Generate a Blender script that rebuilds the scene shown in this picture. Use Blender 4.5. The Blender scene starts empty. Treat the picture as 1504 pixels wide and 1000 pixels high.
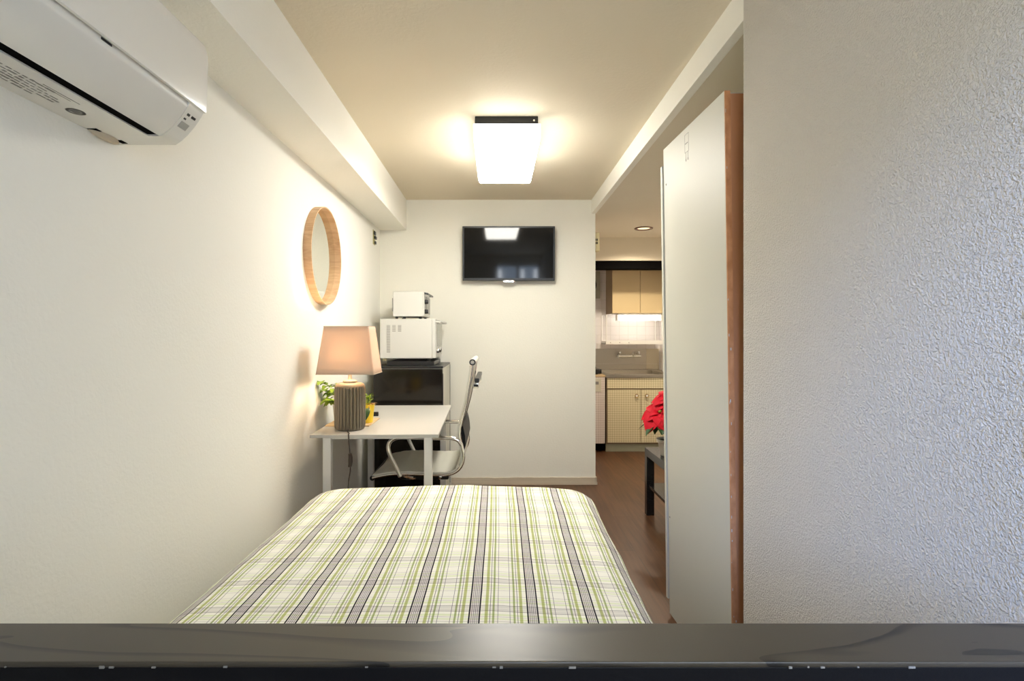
import bpy, bmesh, math, random
from mathutils import Vector, Matrix, noise

random.seed(7)
S = bpy.context.scene
COL = S.collection
PI = math.pi
R = math.radians
H = 1.2            # eye height
F = 800.0          # focal length in pixels of a 1504 wide frame

# ------------------------------------------------------------------ helpers
def new(): return bmesh.new()

def box(bm, x0, x1, y0, y1, z0, z1, bev=0.0, seg=2):
    vs = [bm.verts.new((x, y, z)) for x in (x0, x1) for y in (y0, y1) for z in (z0, z1)]
    idx = [(0, 1, 3, 2), (4, 6, 7, 5), (0, 4, 5, 1), (2, 3, 7, 6), (0, 2, 6, 4), (1, 5, 7, 3)]
    fs = [bm.faces.new([vs[i] for i in f]) for f in idx]
    if bev > 0:
        es = list({e for f in fs for e in f.edges})
        bmesh.ops.bevel(bm, geom=es, offset=bev, segments=seg, profile=0.5, affect='EDGES', clamp_overlap=True)

def smooth_path(pts, n=6):
    P = [Vector(p) for p in pts]
    if len(P) < 3: return P
    out = []
    for i in range(len(P) - 1):
        p0 = P[max(i - 1, 0)]; p1 = P[i]; p2 = P[i + 1]; p3 = P[min(i + 2, len(P) - 1)]
        for k in range(n):
            t = k / n
            out.append(0.5 * ((2 * p1) + (p2 - p0) * t + (2 * p0 - 5 * p1 + 4 * p2 - p3) * t * t + (3 * p1 - p0 - 3 * p2 + p3) * t ** 3))
    out.append(P[-1])
    return out

def tube(bm, pts, r, seg=10, n=6, smooth=True):
    P = smooth_path(pts, n) if smooth else [Vector(p) for p in pts]
    rad = r if callable(r) else (lambda t: r)
    up = None; rings = []
    for i, p in enumerate(P):
        d = (P[min(i + 1, len(P) - 1)] - P[max(i - 1, 0)]).normalized()
        if up is None:
            up = d.orthogonal().normalized()
        else:
            up = (up - d * up.dot(d)).normalized()
        s = d.cross(up)
        rr = rad(i / max(1, len(P) - 1))
        rings.append([bm.verts.new(p + (up * math.cos(a) + s * math.sin(a)) * rr) for a in [2 * PI * k / seg for k in range(seg)]])
    for a, b in zip(rings, rings[1:]):
        for k in range(seg):
            bm.faces.new((a[k], a[(k + 1) % seg], b[(k + 1) % seg], b[k]))
    bm.faces.new(rings[0][::-1]); bm.faces.new(rings[-1])

def lathe(bm, prof, c=(0, 0, 0), seg=32, rfun=None, mat=None):
    """prof: list of (r, z) revolved about Z through c; mat: extra matrix"""
    rings = []
    for r, z in prof:
        if r < 1e-6:
            rings.append([bm.verts.new((0, 0, z))])
        else:
            rings.append([bm.verts.new((math.cos(a) * r * (rfun(a, z) if rfun else 1), math.sin(a) * r * (rfun(a, z) if rfun else 1), z))
                          for a in [2 * PI * k / seg for k in range(seg)]])
    for a, b in zip(rings, rings[1:]):
        if len(a) == 1 and len(b) == 1: continue
        for k in range(seg):
            k2 = (k + 1) % seg
            if len(a) == 1: bm.faces.new((a[0], b[k2], b[k]))
            elif len(b) == 1: bm.faces.new((a[k], a[k2], b[0]))
            else: bm.faces.new((a[k], a[k2], b[k2], b[k]))
    M = Matrix.Translation(c)
    if mat: M = M @ mat
    for ring in rings:
        for v in ring: v.co = M @ v.co

def prism(bm, prof, y0, y1, axis='y'):
    """closed outline prof of (a, z) swept along an axis"""
    def P(a, z, t): return (a, t, z) if axis == 'y' else ((t, a, z) if axis == 'x' else (a, z, t))
    A = [bm.verts.new(P(a, z, y0)) for a, z in prof]; B = [bm.verts.new(P(a, z, y1)) for a, z in prof]
    n = len(prof)
    for k in range(n): bm.faces.new((A[k], A[(k + 1) % n], B[(k + 1) % n], B[k]))
    bm.faces.new(A[::-1]); bm.faces.new(B)

def strip(bm, prof, y0, y1, thick):
    """an open profile of (x,z) given thickness along its normal and swept along y"""
    n = len(prof); off = []
    for i in range(n):
        a = Vector(prof[max(i - 1, 0)]); b = Vector(prof[min(i + 1, n - 1)])
        d = (b - a).normalized(); off.append((prof[i][0] + d.y * thick, prof[i][1] - d.x * thick))
    prism(bm, list(prof) + off[::-1], y0, y1)

def leaf(bm, base, tip, w, droop=0.0, nseg=7, normal=Vector((0, 0, 1)), fold=0.25):
    base = Vector(base); tip = Vector(tip); d = tip - base; L = d.length
    t_ = d.normalized(); s = t_.cross(normal)
    if s.length < 1e-3: s = t_.orthogonal()
    s.normalize(); n = s.cross(t_).normalized()
    rows = []
    for i in range(nseg + 1):
        t = i / nseg
        ww = w * (math.sin(PI * t ** 0.8)) ** 0.85 * 0.5 if 0 < t < 1 else 0.0012
        c = base + d * t + n * (math.sin(PI * t) * droop) - n * (droop * t * t * 0.8)
        rows.append([bm.verts.new(c + s * ww * k + n * (abs(k) * ww * fold)) for k in (-1, -0.5, 0, 0.5, 1)])
    for a, b in zip(rows, rows[1:]):
        for k in range(4): bm.faces.new((a[k], a[k + 1], b[k + 1], b[k]))

def obj(name, bm, m, parent=None, smooth=40, solid=0):
    bmesh.ops.recalc_face_normals(bm, faces=bm.faces[:])
    me = bpy.data.meshes.new(name); bm.to_mesh(me); bm.free()
    o = bpy.data.objects.new(name, me); COL.objects.link(o)
    if m: me.materials.append(m)
    if smooth:
        for p in me.polygons: p.use_smooth = True
        me.set_sharp_from_angle(angle=R(smooth))
        md = o.modifiers.new('even_normals', 'WEIGHTED_NORMAL'); md.keep_sharp = True; md.weight = 80
    if solid:
        md = o.modifiers.new('thickness', 'SOLIDIFY'); md.thickness = solid; md.offset = 0
    if parent: o.parent = parent
    return o

def tag(o, label, cat, group=None):
    o['label'] = label; o['category'] = cat
    if group: o['group'] = group
    return o

def thing(name, label, cat, loc=(0, 0, 0), rot=(0, 0, 0), group=None):
    o = bpy.data.objects.new(name, None); COL.objects.link(o)
    o.location = loc; o.rotation_euler = rot; o.empty_display_size = 0.1
    return tag(o, label, cat, group)

def struct(name, bm, m, label, cat, parent=None):
    o = obj(name, bm, m, parent)
    if not parent:
        o['kind'] = 'structure'; tag(o, label, cat)
    return o

# ------------------------------------------------------------------ materials
def srgb(r, g, b):
    f = lambda c: (c / 255 / 12.92) if c / 255 <= 0.04045 else ((c / 255 + 0.055) / 1.055) ** 2.4
    return (f(r), f(g), f(b), 1)

def mat(name, color, rough=0.5, metal=0.0, spec=0.5, coat=0.0, emit=None, estr=0.0, bump=None):
    """bump = (scale, strength, distance, kind)"""
    m = bpy.data.materials.new(name); m.use_nodes = True
    nt = m.node_tree; b = nt.nodes['Principled BSDF']
    b.inputs['Base Color'].default_value = color
    b.inputs['Roughness'].default_value = rough; b.inputs['Metallic'].default_value = metal
    b.inputs['Specular IOR Level'].default_value = spec; b.inputs['Coat Weight'].default_value = coat
    if emit:
        b.inputs['Emission Color'].default_value = emit; b.inputs['Emission Strength'].default_value = estr
    if bump:
        tc = nt.nodes.new('ShaderNodeTexCoord')
        n = nt.nodes.new('ShaderNodeTexNoise'); n.inputs['Scale'].default_value = bump[0]
        n.inputs['Detail'].default_value = 3; n.inputs['Roughness'].default_value = 0.55
        nt.links.new(tc.outputs['Object'], n.inputs['Vector'])
        bp = nt.nodes.new('ShaderNodeBump'); bp.inputs['Strength'].default_value = bump[1]; bp.inputs['Distance'].default_value = bump[2]
        nt.links.new(n.outputs['Fac'], bp.inputs['Height']); nt.links.new(bp.outputs['Normal'], b.inputs['Normal'])
    return m

def wallpaper(name, color, scale, strength, dist, stain=0.0):
    m = bpy.data.materials.new(name); m.use_nodes = True
    nt = m.node_tree; L = nt.links; b = nt.nodes['Principled BSDF']
    b.inputs['Roughness'].default_value = 0.75; b.inputs['Specular IOR Level'].default_value = 0.25
    tc = nt.nodes.new('ShaderNodeTexCoord')
    v = nt.nodes.new('ShaderNodeTexNoise'); v.inputs['Scale'].default_value = scale; v.inputs['Detail'].default_value = 2.0
    v.inputs['Roughness'].default_value = 0.45; v.inputs['Distortion'].default_value = 0.6
    L.new(tc.outputs['Object'], v.inputs['Vector'])
    rp = nt.nodes.new('ShaderNodeValToRGB'); rp.color_ramp.elements[0].position = 0.38; rp.color_ramp.elements[1].position = 0.66
    L.new(v.outputs['Fac'], rp.inputs['Fac'])
    bp = nt.nodes.new('ShaderNodeBump'); bp.inputs['Strength'].default_value = strength; bp.inputs['Distance'].default_value = dist
    L.new(rp.outputs['Color'], bp.inputs['Height']); L.new(bp.outputs['Normal'], b.inputs['Normal'])
    n2 = nt.nodes.new('ShaderNodeTexNoise'); n2.inputs['Scale'].default_value = 1.6; n2.inputs['Detail'].default_value = 4
    L.new(tc.outputs['Object'], n2.inputs['Vector'])
    mx = nt.nodes.new('ShaderNodeMix'); mx.data_type = 'RGBA'
    mx.inputs[6].default_value = color
    mx.inputs[7].default_value = (color[0] * (1 - stain), color[1] * (1 - stain * 1.1), color[2] * (1 - stain * 1.4), 1)
    L.new(n2.outputs['Fac'], mx.inputs[0]); L.new(mx.outputs[2], b.inputs['Base Color'])
    return m

def brick_mat(name, c1, c2, mortar, bw, bh, msize, rough, offset=0.0, rot=(0, 0, 0), wood=False, spec=0.5, bumpd=0.002):
    m = bpy.data.materials.new(name); m.use_nodes = True
    nt = m.node_tree; L = nt.links; b = nt.nodes['Principled BSDF']
    b.inputs['Roughness'].default_value = rough; b.inputs['Specular IOR Level'].default_value = spec
    tc = nt.nodes.new('ShaderNodeTexCoord'); mp = nt.nodes.new('ShaderNodeMapping'); mp.inputs['Rotation'].default_value = rot
    L.new(tc.outputs['Object'], mp.inputs['Vector'])
    br = nt.nodes.new('ShaderNodeTexBrick'); br.offset = offset; br.squash = 1
    br.inputs['Scale'].default_value = 1; br.inputs['Brick Width'].default_value = bw; br.inputs['Row Height'].default_value = bh
    br.inputs['Mortar Size'].default_value = msize; br.inputs['Mortar Smooth'].default_value = 0.1
    br.inputs['Color1'].default_value = c1; br.inputs['Color2'].default_value = c2; br.inputs['Mortar'].default_value = mortar
    L.new(mp.outputs['Vector'], br.inputs['Vector'])
    out = br.outputs['Color']
    if wood:
        mp2 = nt.nodes.new('ShaderNodeMapping'); mp2.inputs['Rotation'].default_value = rot; mp2.inputs['Scale'].default_value = (22, 1.5, 22)
        L.new(tc.outputs['Object'], mp2.inputs['Vector'])
        n = nt.nodes.new('ShaderNodeTexNoise'); n.inputs['Scale'].default_value = 2.2; n.inputs['Detail'].default_value = 6
        L.new(mp2.outputs['Vector'], n.inputs['Vector'])
        rp = nt.nodes.new('ShaderNodeValToRGB')
        rp.color_ramp.elements[0].position = 0.3; rp.color_ramp.elements[0].color = (0.62, 0.6, 0.58, 1)
        rp.color_ramp.elements[1].position = 0.72; rp.color_ramp.elements[1].color = (1.25, 1.22, 1.2, 1)
        L.new(n.outputs['Fac'], rp.inputs['Fac'])
        mx = nt.nodes.new('ShaderNodeMix'); mx.data_type = 'RGBA'; mx.blend_type = 'MULTIPLY'; mx.inputs[0].default_value = 1
        L.new(out, mx.inputs[6]); L.new(rp.outputs['Color'], mx.inputs[7]); out = mx.outputs[2]
    L.new(out, b.inputs['Base Color'])
    bp = nt.nodes.new('ShaderNodeBump'); bp.inputs['Strength'].default_value = 0.5; bp.inputs['Distance'].default_value = bumpd; bp.invert = True
    L.new(br.outputs['Fac'], bp.inputs['Height']); L.new(bp.outputs['Normal'], b.inputs['Normal'])
    return m

def wood_mat(name, dark, light, scale, rough, coat=0.0, stretch=(1, 14, 14), spec=0.5, dist=1.2, lo=0.35, hi=0.65):
    m = bpy.data.materials.new(name); m.use_nodes = True
    nt = m.node_tree; L = nt.links; b = nt.nodes['Principled BSDF']
    b.inputs['Roughness'].default_value = rough; b.inputs['Coat Weight'].default_value = coat; b.inputs['Coat Roughness'].default_value = 0.28
    b.inputs['Specular IOR Level'].default_value = spec
    tc = nt.nodes.new('ShaderNodeTexCoord'); mp = nt.nodes.new('ShaderNodeMapping'); mp.inputs['Scale'].default_value = stretch
    L.new(tc.outputs['Object'], mp.inputs['Vector'])
    n = nt.nodes.new('ShaderNodeTexNoise'); n.inputs['Scale'].default_value = scale; n.inputs['Detail'].default_value = 5; n.inputs['Distortion'].default_value = dist
    L.new(mp.outputs['Vector'], n.inputs['Vector'])
    rp = nt.nodes.new('ShaderNodeValToRGB')
    rp.color_ramp.elements[0].position = lo; rp.color_ramp.elements[0].color = dark
    rp.color_ramp.elements[1].position = hi; rp.color_ramp.elements[1].color = light
    L.new(n.outputs['Fac'], rp.inputs['Fac']); L.new(rp.outputs['Color'], b.inputs['Base Color'])
    return m

def plaid_mat():
    m = bpy.data.materials.new('plaid_cotton'); m.use_nodes = True
    nt = m.node_tree; L = nt.links; b = nt.nodes['Principled BSDF']
    b.inputs['Roughness'].default_value = 0.9; b.inputs['Specular IOR Level'].default_value = 0.15
    uv = nt.nodes.new('ShaderNodeUVMap'); uv.uv_map = 'cloth'
    sep = nt.nodes.new('ShaderNodeSeparateXYZ'); L.new(uv.outputs['UV'], sep.inputs[0])
    W = (0.93, 0.92, 0.85); G1 = (0.53, 0.56, 0.26); G2 = (0.42, 0.48, 0.24); P = (0.13, 0.12, 0.17); D = (0.012, 0.010, 0.020); B = (0.72, 0.685, 0.665)
    def axis(sock, bands, base):
        fr = nt.nodes.new('ShaderNodeMath'); fr.operation = 'FRACT'; L.new(sock, fr.inputs[0])
        # mirror about the middle of the repeat
        sb = nt.nodes.new('ShaderNodeMath'); sb.operation = 'SUBTRACT'; sb.inputs[1].default_value = 0.5; L.new(fr.outputs[0], sb.inputs[0])
        ab = nt.nodes.new('ShaderNodeMath'); ab.operation = 'ABSOLUTE'; L.new(sb.outputs[0], ab.inputs[0])
        sub = nt.nodes.new('ShaderNodeMath'); sub.operation = 'SUBTRACT'; sub.inputs[0].default_value = 0.5; L.new(ab.outputs[0], sub.inputs[1])
        rp = nt.nodes.new('ShaderNodeValToRGB'); cr = rp.color_ramp; cr.interpolation = 'CONSTANT'
        mul = nt.nodes.new('ShaderNodeMath'); mul.operation = 'MULTIPLY'; mul.inputs[1].default_value = 2.0; L.new(sub.outputs[0], mul.inputs[0])
        L.new(mul.outputs[0], rp.inputs['Fac'])
        cr.elements[0].position = 0; cr.elements[0].color = (*bands[0][1], 1)
        cr.elements[1].position = bands[1][0] * 2; cr.elements[1].color = (*bands[1][1], 1)
        for p, c in bands[2:]:
            e = cr.elements.new(p * 2); e.color = (*c, 1)
        return rp.outputs['Color']
    warp = [(0, B), (0.011, P), (0.019, B), (0.044, P), (0.052, B), (0.074, D), (0.099, W), (0.172, G1), (0.225, W), (0.256, P), (0.266, W),
            (0.302, G2), (0.336, W), (0.392, P), (0.400, W)]
    W2 = (1, 1, 1); K = (0.40, 0.38, 0.42); Q = (0.88, 0.87, 0.88); T = (0.86, 0.92, 0.74); N = (0.58, 0.57, 0.60)
    weft = [(0, Q), (0.034, N), (0.042, Q), (0.078, K), (0.092, W2), (0.172, T), (0.225, W2), (0.254, N), (0.264, W2), (0.302, T), (0.336, W2), (0.390, N), (0.400, W2)]
    a = axis(sep.outputs[0], warp, W); c = axis(sep.outputs[1], weft, W2)
    mx = nt.nodes.new('ShaderNodeMix'); mx.data_type = 'RGBA'; mx.blend_type = 'MULTIPLY'; mx.inputs[0].default_value = 1
    L.new(a, mx.inputs[6]); L.new(c, mx.inputs[7]); L.new(mx.outputs[2], b.inputs['Base Color'])
    return m

def lattice_mat(name, c1, c2, pitch):
    m = bpy.data.materials.new(name); m.use_nodes = True
    nt = m.node_tree; L = nt.links; b = nt.nodes['Principled BSDF']; b.inputs['Roughness'].default_value = 0.45
    tc = nt.nodes.new('ShaderNodeTexCoord'); mp = nt.nodes.new('ShaderNodeMapping')
    mp.inputs['Rotation'].default_value = (0, R(45), 0); L.new(tc.outputs['Object'], mp.inputs['Vector'])
    ck = nt.nodes.new('ShaderNodeTexChecker'); ck.inputs['Scale'].default_value = 1 / pitch
    ck.inputs['Color1'].default_value = c1; ck.inputs['Color2'].default_value = c2
    ad = nt.nodes.new('ShaderNodeVectorMath'); ad.operation = 'MULTIPLY'; ad.inputs[1].default_value = (1, 0, 1)
    L.new(mp.outputs['Vector'], ad.inputs[0])
    ad2 = nt.nodes.new('ShaderNodeVectorMath'); ad2.operation = 'ADD'; ad2.inputs[1].default_value = (0, pitch * 0.5, 0); L.new(ad.outputs[0], ad2.inputs[0])
    L.new(ad2.outputs[0], ck.inputs['Vector']); L.new(ck.outputs['Color'], b.inputs['Base Color'])
    return m

def shade_mat(name, color):
    m = bpy.data.materials.new(name); m.use_nodes = True
    nt = m.node_tree; L = nt.links; nt.nodes.remove(nt.nodes['Principled BSDF'])
    out = nt.nodes['Material Output']
    d = nt.nodes.new('ShaderNodeBsdfDiffuse'); t = nt.nodes.new('ShaderNodeBsdfTranslucent'); mx = nt.nodes.new('ShaderNodeMixShader')
    d.inputs['Color'].default_value = color; t.inputs['Color'].default_value = color; mx.inputs[0].default_value = 0.26
    tc = nt.nodes.new('ShaderNodeTexCoord'); n = nt.nodes.new('ShaderNodeTexNoise'); n.inputs['Scale'].default_value = 420
    L.new(tc.outputs['Object'], n.inputs['Vector'])
    bp = nt.nodes.new('ShaderNodeBump'); bp.inputs['Strength'].default_value = 0.35; bp.inputs['Distance'].default_value = 0.001
    L.new(n.outputs['Fac'], bp.inputs['Height']); L.new(bp.outputs['Normal'], d.inputs['Normal'])
    L.new(d.outputs[0], mx.inputs[1]); L.new(t.outputs[0], mx.inputs[2]); L.new(mx.outputs[0], out.inputs['Surface'])
    return m

def pane_mat():
    m = bpy.data.materials.new('clear_pane'); m.use_nodes = True
    nt = m.node_tree; L = nt.links; nt.nodes.remove(nt.nodes['Principled BSDF']); out = nt.nodes['Material Output']
    t = nt.nodes.new('ShaderNodeBsdfTransparent'); g = nt.nodes.new('ShaderNodeBsdfGlossy'); g.inputs['Roughness'].default_value = 0.02
    mx = nt.nodes.new('ShaderNodeMixShader'); mx.inputs[0].default_value = 0.05
    L.new(t.outputs[0], mx.inputs[1]); L.new(g.outputs[0], mx.inputs[2]); L.new(mx.outputs[0], out.inputs['Surface'])
    return m

WALL_L = wallpaper('wallpaper_left', (0.86, 0.845, 0.785, 1), 90, 0.10, 0.003, 0.04)
WALL_F = wallpaper('wallpaper_far', (0.81, 0.79, 0.705, 1), 90, 0.12, 0.003, 0.05)
WALL_R = wallpaper('wallpaper_right', (0.64, 0.605, 0.545, 1), 215, 0.85, 0.0028, 0.05)
CEIL = wallpaper('ceiling_paper', (0.74, 0.66, 0.52, 1), 60, 0.1, 0.003, 0.06)
CEIL_LOW = wallpaper('corridor_ceiling_paper', (0.74, 0.68, 0.55, 1), 60, 0.1, 0.003, 0.06)
BEAM = wallpaper('beam_paper', (0.86, 0.84, 0.77, 1), 80, 0.15, 0.003, 0.03)
TILE = brick_mat('white_wall_tile', (0.78, 0.74, 0.72, 1), (0.75, 0.71, 0.69, 1), (0.66, 0.62, 0.58, 1), 0.1, 0.1, 0.0022, 0.2, rot=(R(90), 0, 0))
TILE_S = brick_mat('white_side_tile', (0.78, 0.74, 0.72, 1), (0.75, 0.71, 0.69, 1), (0.66, 0.62, 0.58, 1), 0.1, 0.1, 0.0022, 0.2, rot=(R(90), 0, R(90)))
FLOOR = brick_mat('brown_floorboards', (0.122, 0.056, 0.026, 1), (0.080, 0.036, 0.016, 1), (0.04, 0.02, 0.012, 1), 0.9, 0.11, 0.0015, 0.36, offset=0.37, rot=(0, 0, R(90)), wood=True, spec=0.3)
BASEB = mat('cream_baseboard', (0.55, 0.47, 0.36, 1), 0.6, bump=(40, 0.3, 0.003))
PLAID = plaid_mat()
def cathedral_mat(name, dark, light, stretch, bands):
    m = wood_mat(name, dark, light, 1.0, 0.42, coat=0.25, stretch=stretch, dist=0.5)
    nt = m.node_tree; L = nt.links
    n = [x for x in nt.nodes if x.type == 'TEX_NOISE'][0]; rp = [x for x in nt.nodes if x.type == 'VALTORGB'][0]
    n.inputs['Detail'].default_value = 2.5
    mu = nt.nodes.new('ShaderNodeMath'); mu.operation = 'MULTIPLY'; mu.inputs[1].default_value = bands
    fr = nt.nodes.new('ShaderNodeMath'); fr.operation = 'FRACT'
    L.new(n.outputs['Fac'], mu.inputs[0]); L.new(mu.outputs[0], fr.inputs[0]); L.new(fr.outputs[0], rp.inputs['Fac'])
    cr = rp.color_ramp; cr.elements[0].position = 0.0; cr.elements[1].position = 0.30
    e = cr.elements.new(0.07); e.color = dark
    e = cr.elements.new(0.96); e.color = light
    return m
HEADB = cathedral_mat('black_brown_veneer', (0.006, 0.005, 0.004, 1), (0.045, 0.036, 0.024, 1), (2.2, 15, 15), 6)
BLACKWOOD = mat('matte_black_stain', (0.004, 0.004, 0.005, 1), 0.5, spec=0.2, bump=(200, .2, .001))
BLACKBROWN = wood_mat('black_brown_foil', (0.010, 0.009, 0.009, 1), (0.016, 0.015, 0.015, 1), 2, 0.22, stretch=(2, 20, 20))
WHITE = mat('white_lacquer', (0.66, 0.64, 0.60, 1), 0.4, spec=0.3)
DESKTOP = mat('white_desk_foil', (0.45, 0.435, 0.40, 1), 0.4, spec=0.3)
WHITE_PL = mat('white_plastic', (0.60, 0.59, 0.545, 1), 0.35)
WHITE_AC = mat('off_white_ac_plastic', (0.74, 0.72, 0.67, 1), 0.22, coat=0.2)
CREAMBOX = mat('cream_plastic', (0.72, 0.62, 0.36, 1), 0.5)
BLACK = mat('black_plastic', (0.010, 0.010, 0.010, 1), 0.35)
VOID = mat('dark_recess', (0.004, 0.0035, 0.0035, 1), 0.9, spec=0.02)
GREY = mat('grey_print', (0.22, 0.21, 0.19, 1), 0.6)
GREY_L = mat('pale_grey_print', (0.36, 0.35, 0.32, 1), 0.6)
CHROME = mat('chrome', (0.80, 0.79, 0.76, 1), 0.10, 1.0)
STEEL = mat('brushed_steel', (0.50, 0.46, 0.39, 1), 0.34, 1.0)
SCREEN = mat('glossy_tv_screen', (0.006, 0.006, 0.006, 1), 0.06, spec=0.3)
FRIDGE = mat('black_fridge_gloss', (0.010, 0.008, 0.006, 1), 0.12, spec=0.4)
FRIDGE_SIDE = mat('pale_grey_metal', (0.55, 0.54, 0.46, 1), 0.35)
LEATHER = mat('white_leatherette', (0.66, 0.64, 0.55, 1), 0.35)
LAMINATE = mat('cream_laminate', (0.55, 0.54, 0.475, 1), 0.5, spec=0.25)
CHIP = wood_mat('raw_chipboard', (0.46, 0.19, 0.070, 1), (0.62, 0.29, 0.125, 1), 30, 0.8, stretch=(1, 1, 0.6), dist=0.2)
HARDB = mat('brown_hardboard', (0.50, 0.225, 0.10, 1), 0.55, bump=(30, 0.15, 0.002))
OAKRING = wood_mat('bent_oak_veneer', (0.50, 0.30, 0.15, 1), (0.62, 0.40, 0.22, 1), 5, 0.5, stretch=(2, 2, 10))
MIRROR = mat('mirror_glass', (0.86, 0.87, 0.82, 1), 0.015, 1.0)
CERAMIC = mat('brown_grey_stoneware', (0.185, 0.150, 0.098, 1), 0.55, bump=(160, 0.25, 0.001))
BRASSY = mat('pale_brass', (0.75, 0.62, 0.42, 1), 0.35, 0.7)
SHADE = shade_mat('beige_linen', (0.66, 0.53, 0.42, 1))
BULB = mat('lit_bulb', (1, 1, 1, 1), 0.5, emit=(1.0, 0.79, 0.55, 1), estr=62)
DIFF = mat('lit_white_diffuser', (0.85, 0.85, 0.85, 1), 0.4, emit=(1.0, 0.965, 0.88, 1), estr=17.5)
DIFFS = mat('lit_white_diffuser_side', (0.85, 0.85, 0.85, 1), 0.4, emit=(0.98, 1.0, 0.95, 1), estr=2.4)
TUBE = mat('lit_tube', (1, 1, 1, 1), 0.4, emit=(1.0, 0.95, 0.86, 1), estr=3.6)
DOWN = mat('dim_warm_bulb', (0.9, 0.8, 0.65, 1), 0.4, emit=(1.0, 0.72, 0.42, 1), estr=0.5)
COPPER = mat('dark_copper', (0.14, 0.06, 0.035, 1), 0.3, 0.6)
CORD = mat('brown_cable', (0.035, 0.020, 0.012, 1), 0.5)
YELLOW = mat('yellow_glaze', (0.85, 0.60, 0.02, 1), 0.35)
POTWHITE = mat('white_glaze', (0.78, 0.76, 0.70, 1), 0.3)
SOIL = mat('potting_soil', (0.05, 0.03, 0.018, 1), 0.9)
LEAFG = mat('fresh_green_leaf', (0.22, 0.32, 0.03, 1), 0.5, spec=0.3)
LEAFD = mat('dark_green_leaf', (0.025, 0.075, 0.018, 1), 0.4)
DRY = mat('dry_brown_leaf', (0.42, 0.22, 0.08, 1), 0.7)
REDB = mat('red_bract', (0.55, 0.004, 0.018, 1), 0.6, spec=0.2)
TRAYW = wood_mat('light_bamboo', (0.55, 0.36, 0.17, 1), (0.68, 0.48, 0.26, 1), 4, 0.5, stretch=(1, 18, 18))
CABF = lattice_mat('yellow_lattice_foil', (0.60, 0.52, 0.31, 1), (0.78, 0.70, 0.48, 1), 0.0165)
CABP = lattice_mat('pink_lattice_foil', (0.60, 0.52, 0.47, 1), (0.72, 0.65, 0.60, 1), 0.0165)
CABU = mat('tan_cabinet_foil', (0.58, 0.45, 0.25, 1), 0.45)
CABS = mat('brown_cabinet_side', (0.30, 0.22, 0.14, 1), 0.5)
KICK = mat('pale_green_kickboard', (0.50, 0.52, 0.38, 1), 0.6)
BEIGET = mat('beige_tile_panel', (0.62, 0.55, 0.42, 1), 0.3)
GOLD = mat('aged_brass', (0.45, 0.30, 0.12, 1), 0.3, 1.0)
PANE = pane_mat()
SHELFW = mat('white_wire_coating', (0.78, 0.76, 0.72, 1), 0.35)

# ------------------------------------------------------------------ the room
XL = -0.936; XR = 0.765; YF = 4.38; ZC = 2.287; ZLOW = 2.177; XK = 1.855; YK = 6.2; YR = -0.45; YC = 1.686

b = new(); box(b, -1.3, 2.1, YR - 0.3, YK + 0.3, -0.12, 0); struct('floor', b, FLOOR, 'dark brown floorboards running from the bed to the kitchen', 'floor')
b = new(); box(b, XL - 0.1, XR + 0.02, YR - 0.1, YF + 0.1, ZC, ZC + 0.1); struct('ceiling', b, CEIL, 'warm beige papered main ceiling around the boxy white light', 'ceiling')
b = new(); box(b, XR + 0.034, XK + 0.1, YC - 0.05, 5.45, ZLOW, ZC + 0.1); struct('ceiling_corridor', b, CEIL_LOW, 'lower beige ceiling over the passage to the kitchen', 'ceiling')
b = new(); box(b, XL - 0.1, XL, YR - 0.1, YF + 0.1, 0, ZC); struct('wall_left', b, WALL_L, 'cream left wall carrying the air conditioner and the round mirror', 'wall')
b = new(); box(b, XL, 0.797, YF, YF + 0.12, 0, ZC); struct('wall_far', b, WALL_F, 'cream far wall carrying the television', 'wall')
b = new(); box(b, XR, XK + 0.1, YR - 0.1, YC, 0, ZC); struct('wall_right', b, WALL_R, 'grey cream embossed wall filling the right side', 'wall')
b = new(); box(b, XL, -0.7227, YR, YF, 2.043, ZC); struct('trim_1', b, BEAM, 'boxed white beam running along the top of the left wall', 'beam')
b = new(); box(b, XR, XR + 0.035, YC, YF, ZLOW - 0.002, ZC); struct('trim_2', b, BEAM, 'white boxed step between main ceiling and lower passage ceiling', 'beam')
# rear wall with the window behind the viewer
WX0, WX1, WZ0, WZ1 = -0.02, 0.735, 0.95, 2.13
b = new()
box(b, XL - 0.1, WX0, YR - 0.1, YR, 0, ZC); box(b, WX1, XR, YR - 0.1, YR, 0, ZC)
box(b, WX0, WX1, YR - 0.1, YR, 0, WZ0); box(b, WX0, WX1, YR - 0.1, YR, WZ1, ZC)
struct('wall_rear', b, WALL_L, 'cream rear wall around the window', 'wall')
b = new()
for (a0, a1, c0, c1) in ((WX0, WX0 + .035, WZ0, WZ1), (WX1 - .035, WX1, WZ0, WZ1), (WX0, WX1, WZ0, WZ0 + .035), (WX0, WX1, WZ1 - .035, WZ1), (0.335, 0.38, WZ0, WZ1)):
    box(b, a0, a1, YR - 0.08, YR - 0.04, c0, c1)
w1 = struct('window_1', b, STEEL, 'aluminium framed sliding window in the rear wall', 'window')
b = new(); box(b, WX0 + .035, WX1 - .035, YR - 0.064, YR - 0.060, WZ0 + .035, WZ1 - .035); obj('pane', b, PANE, w1)
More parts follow.
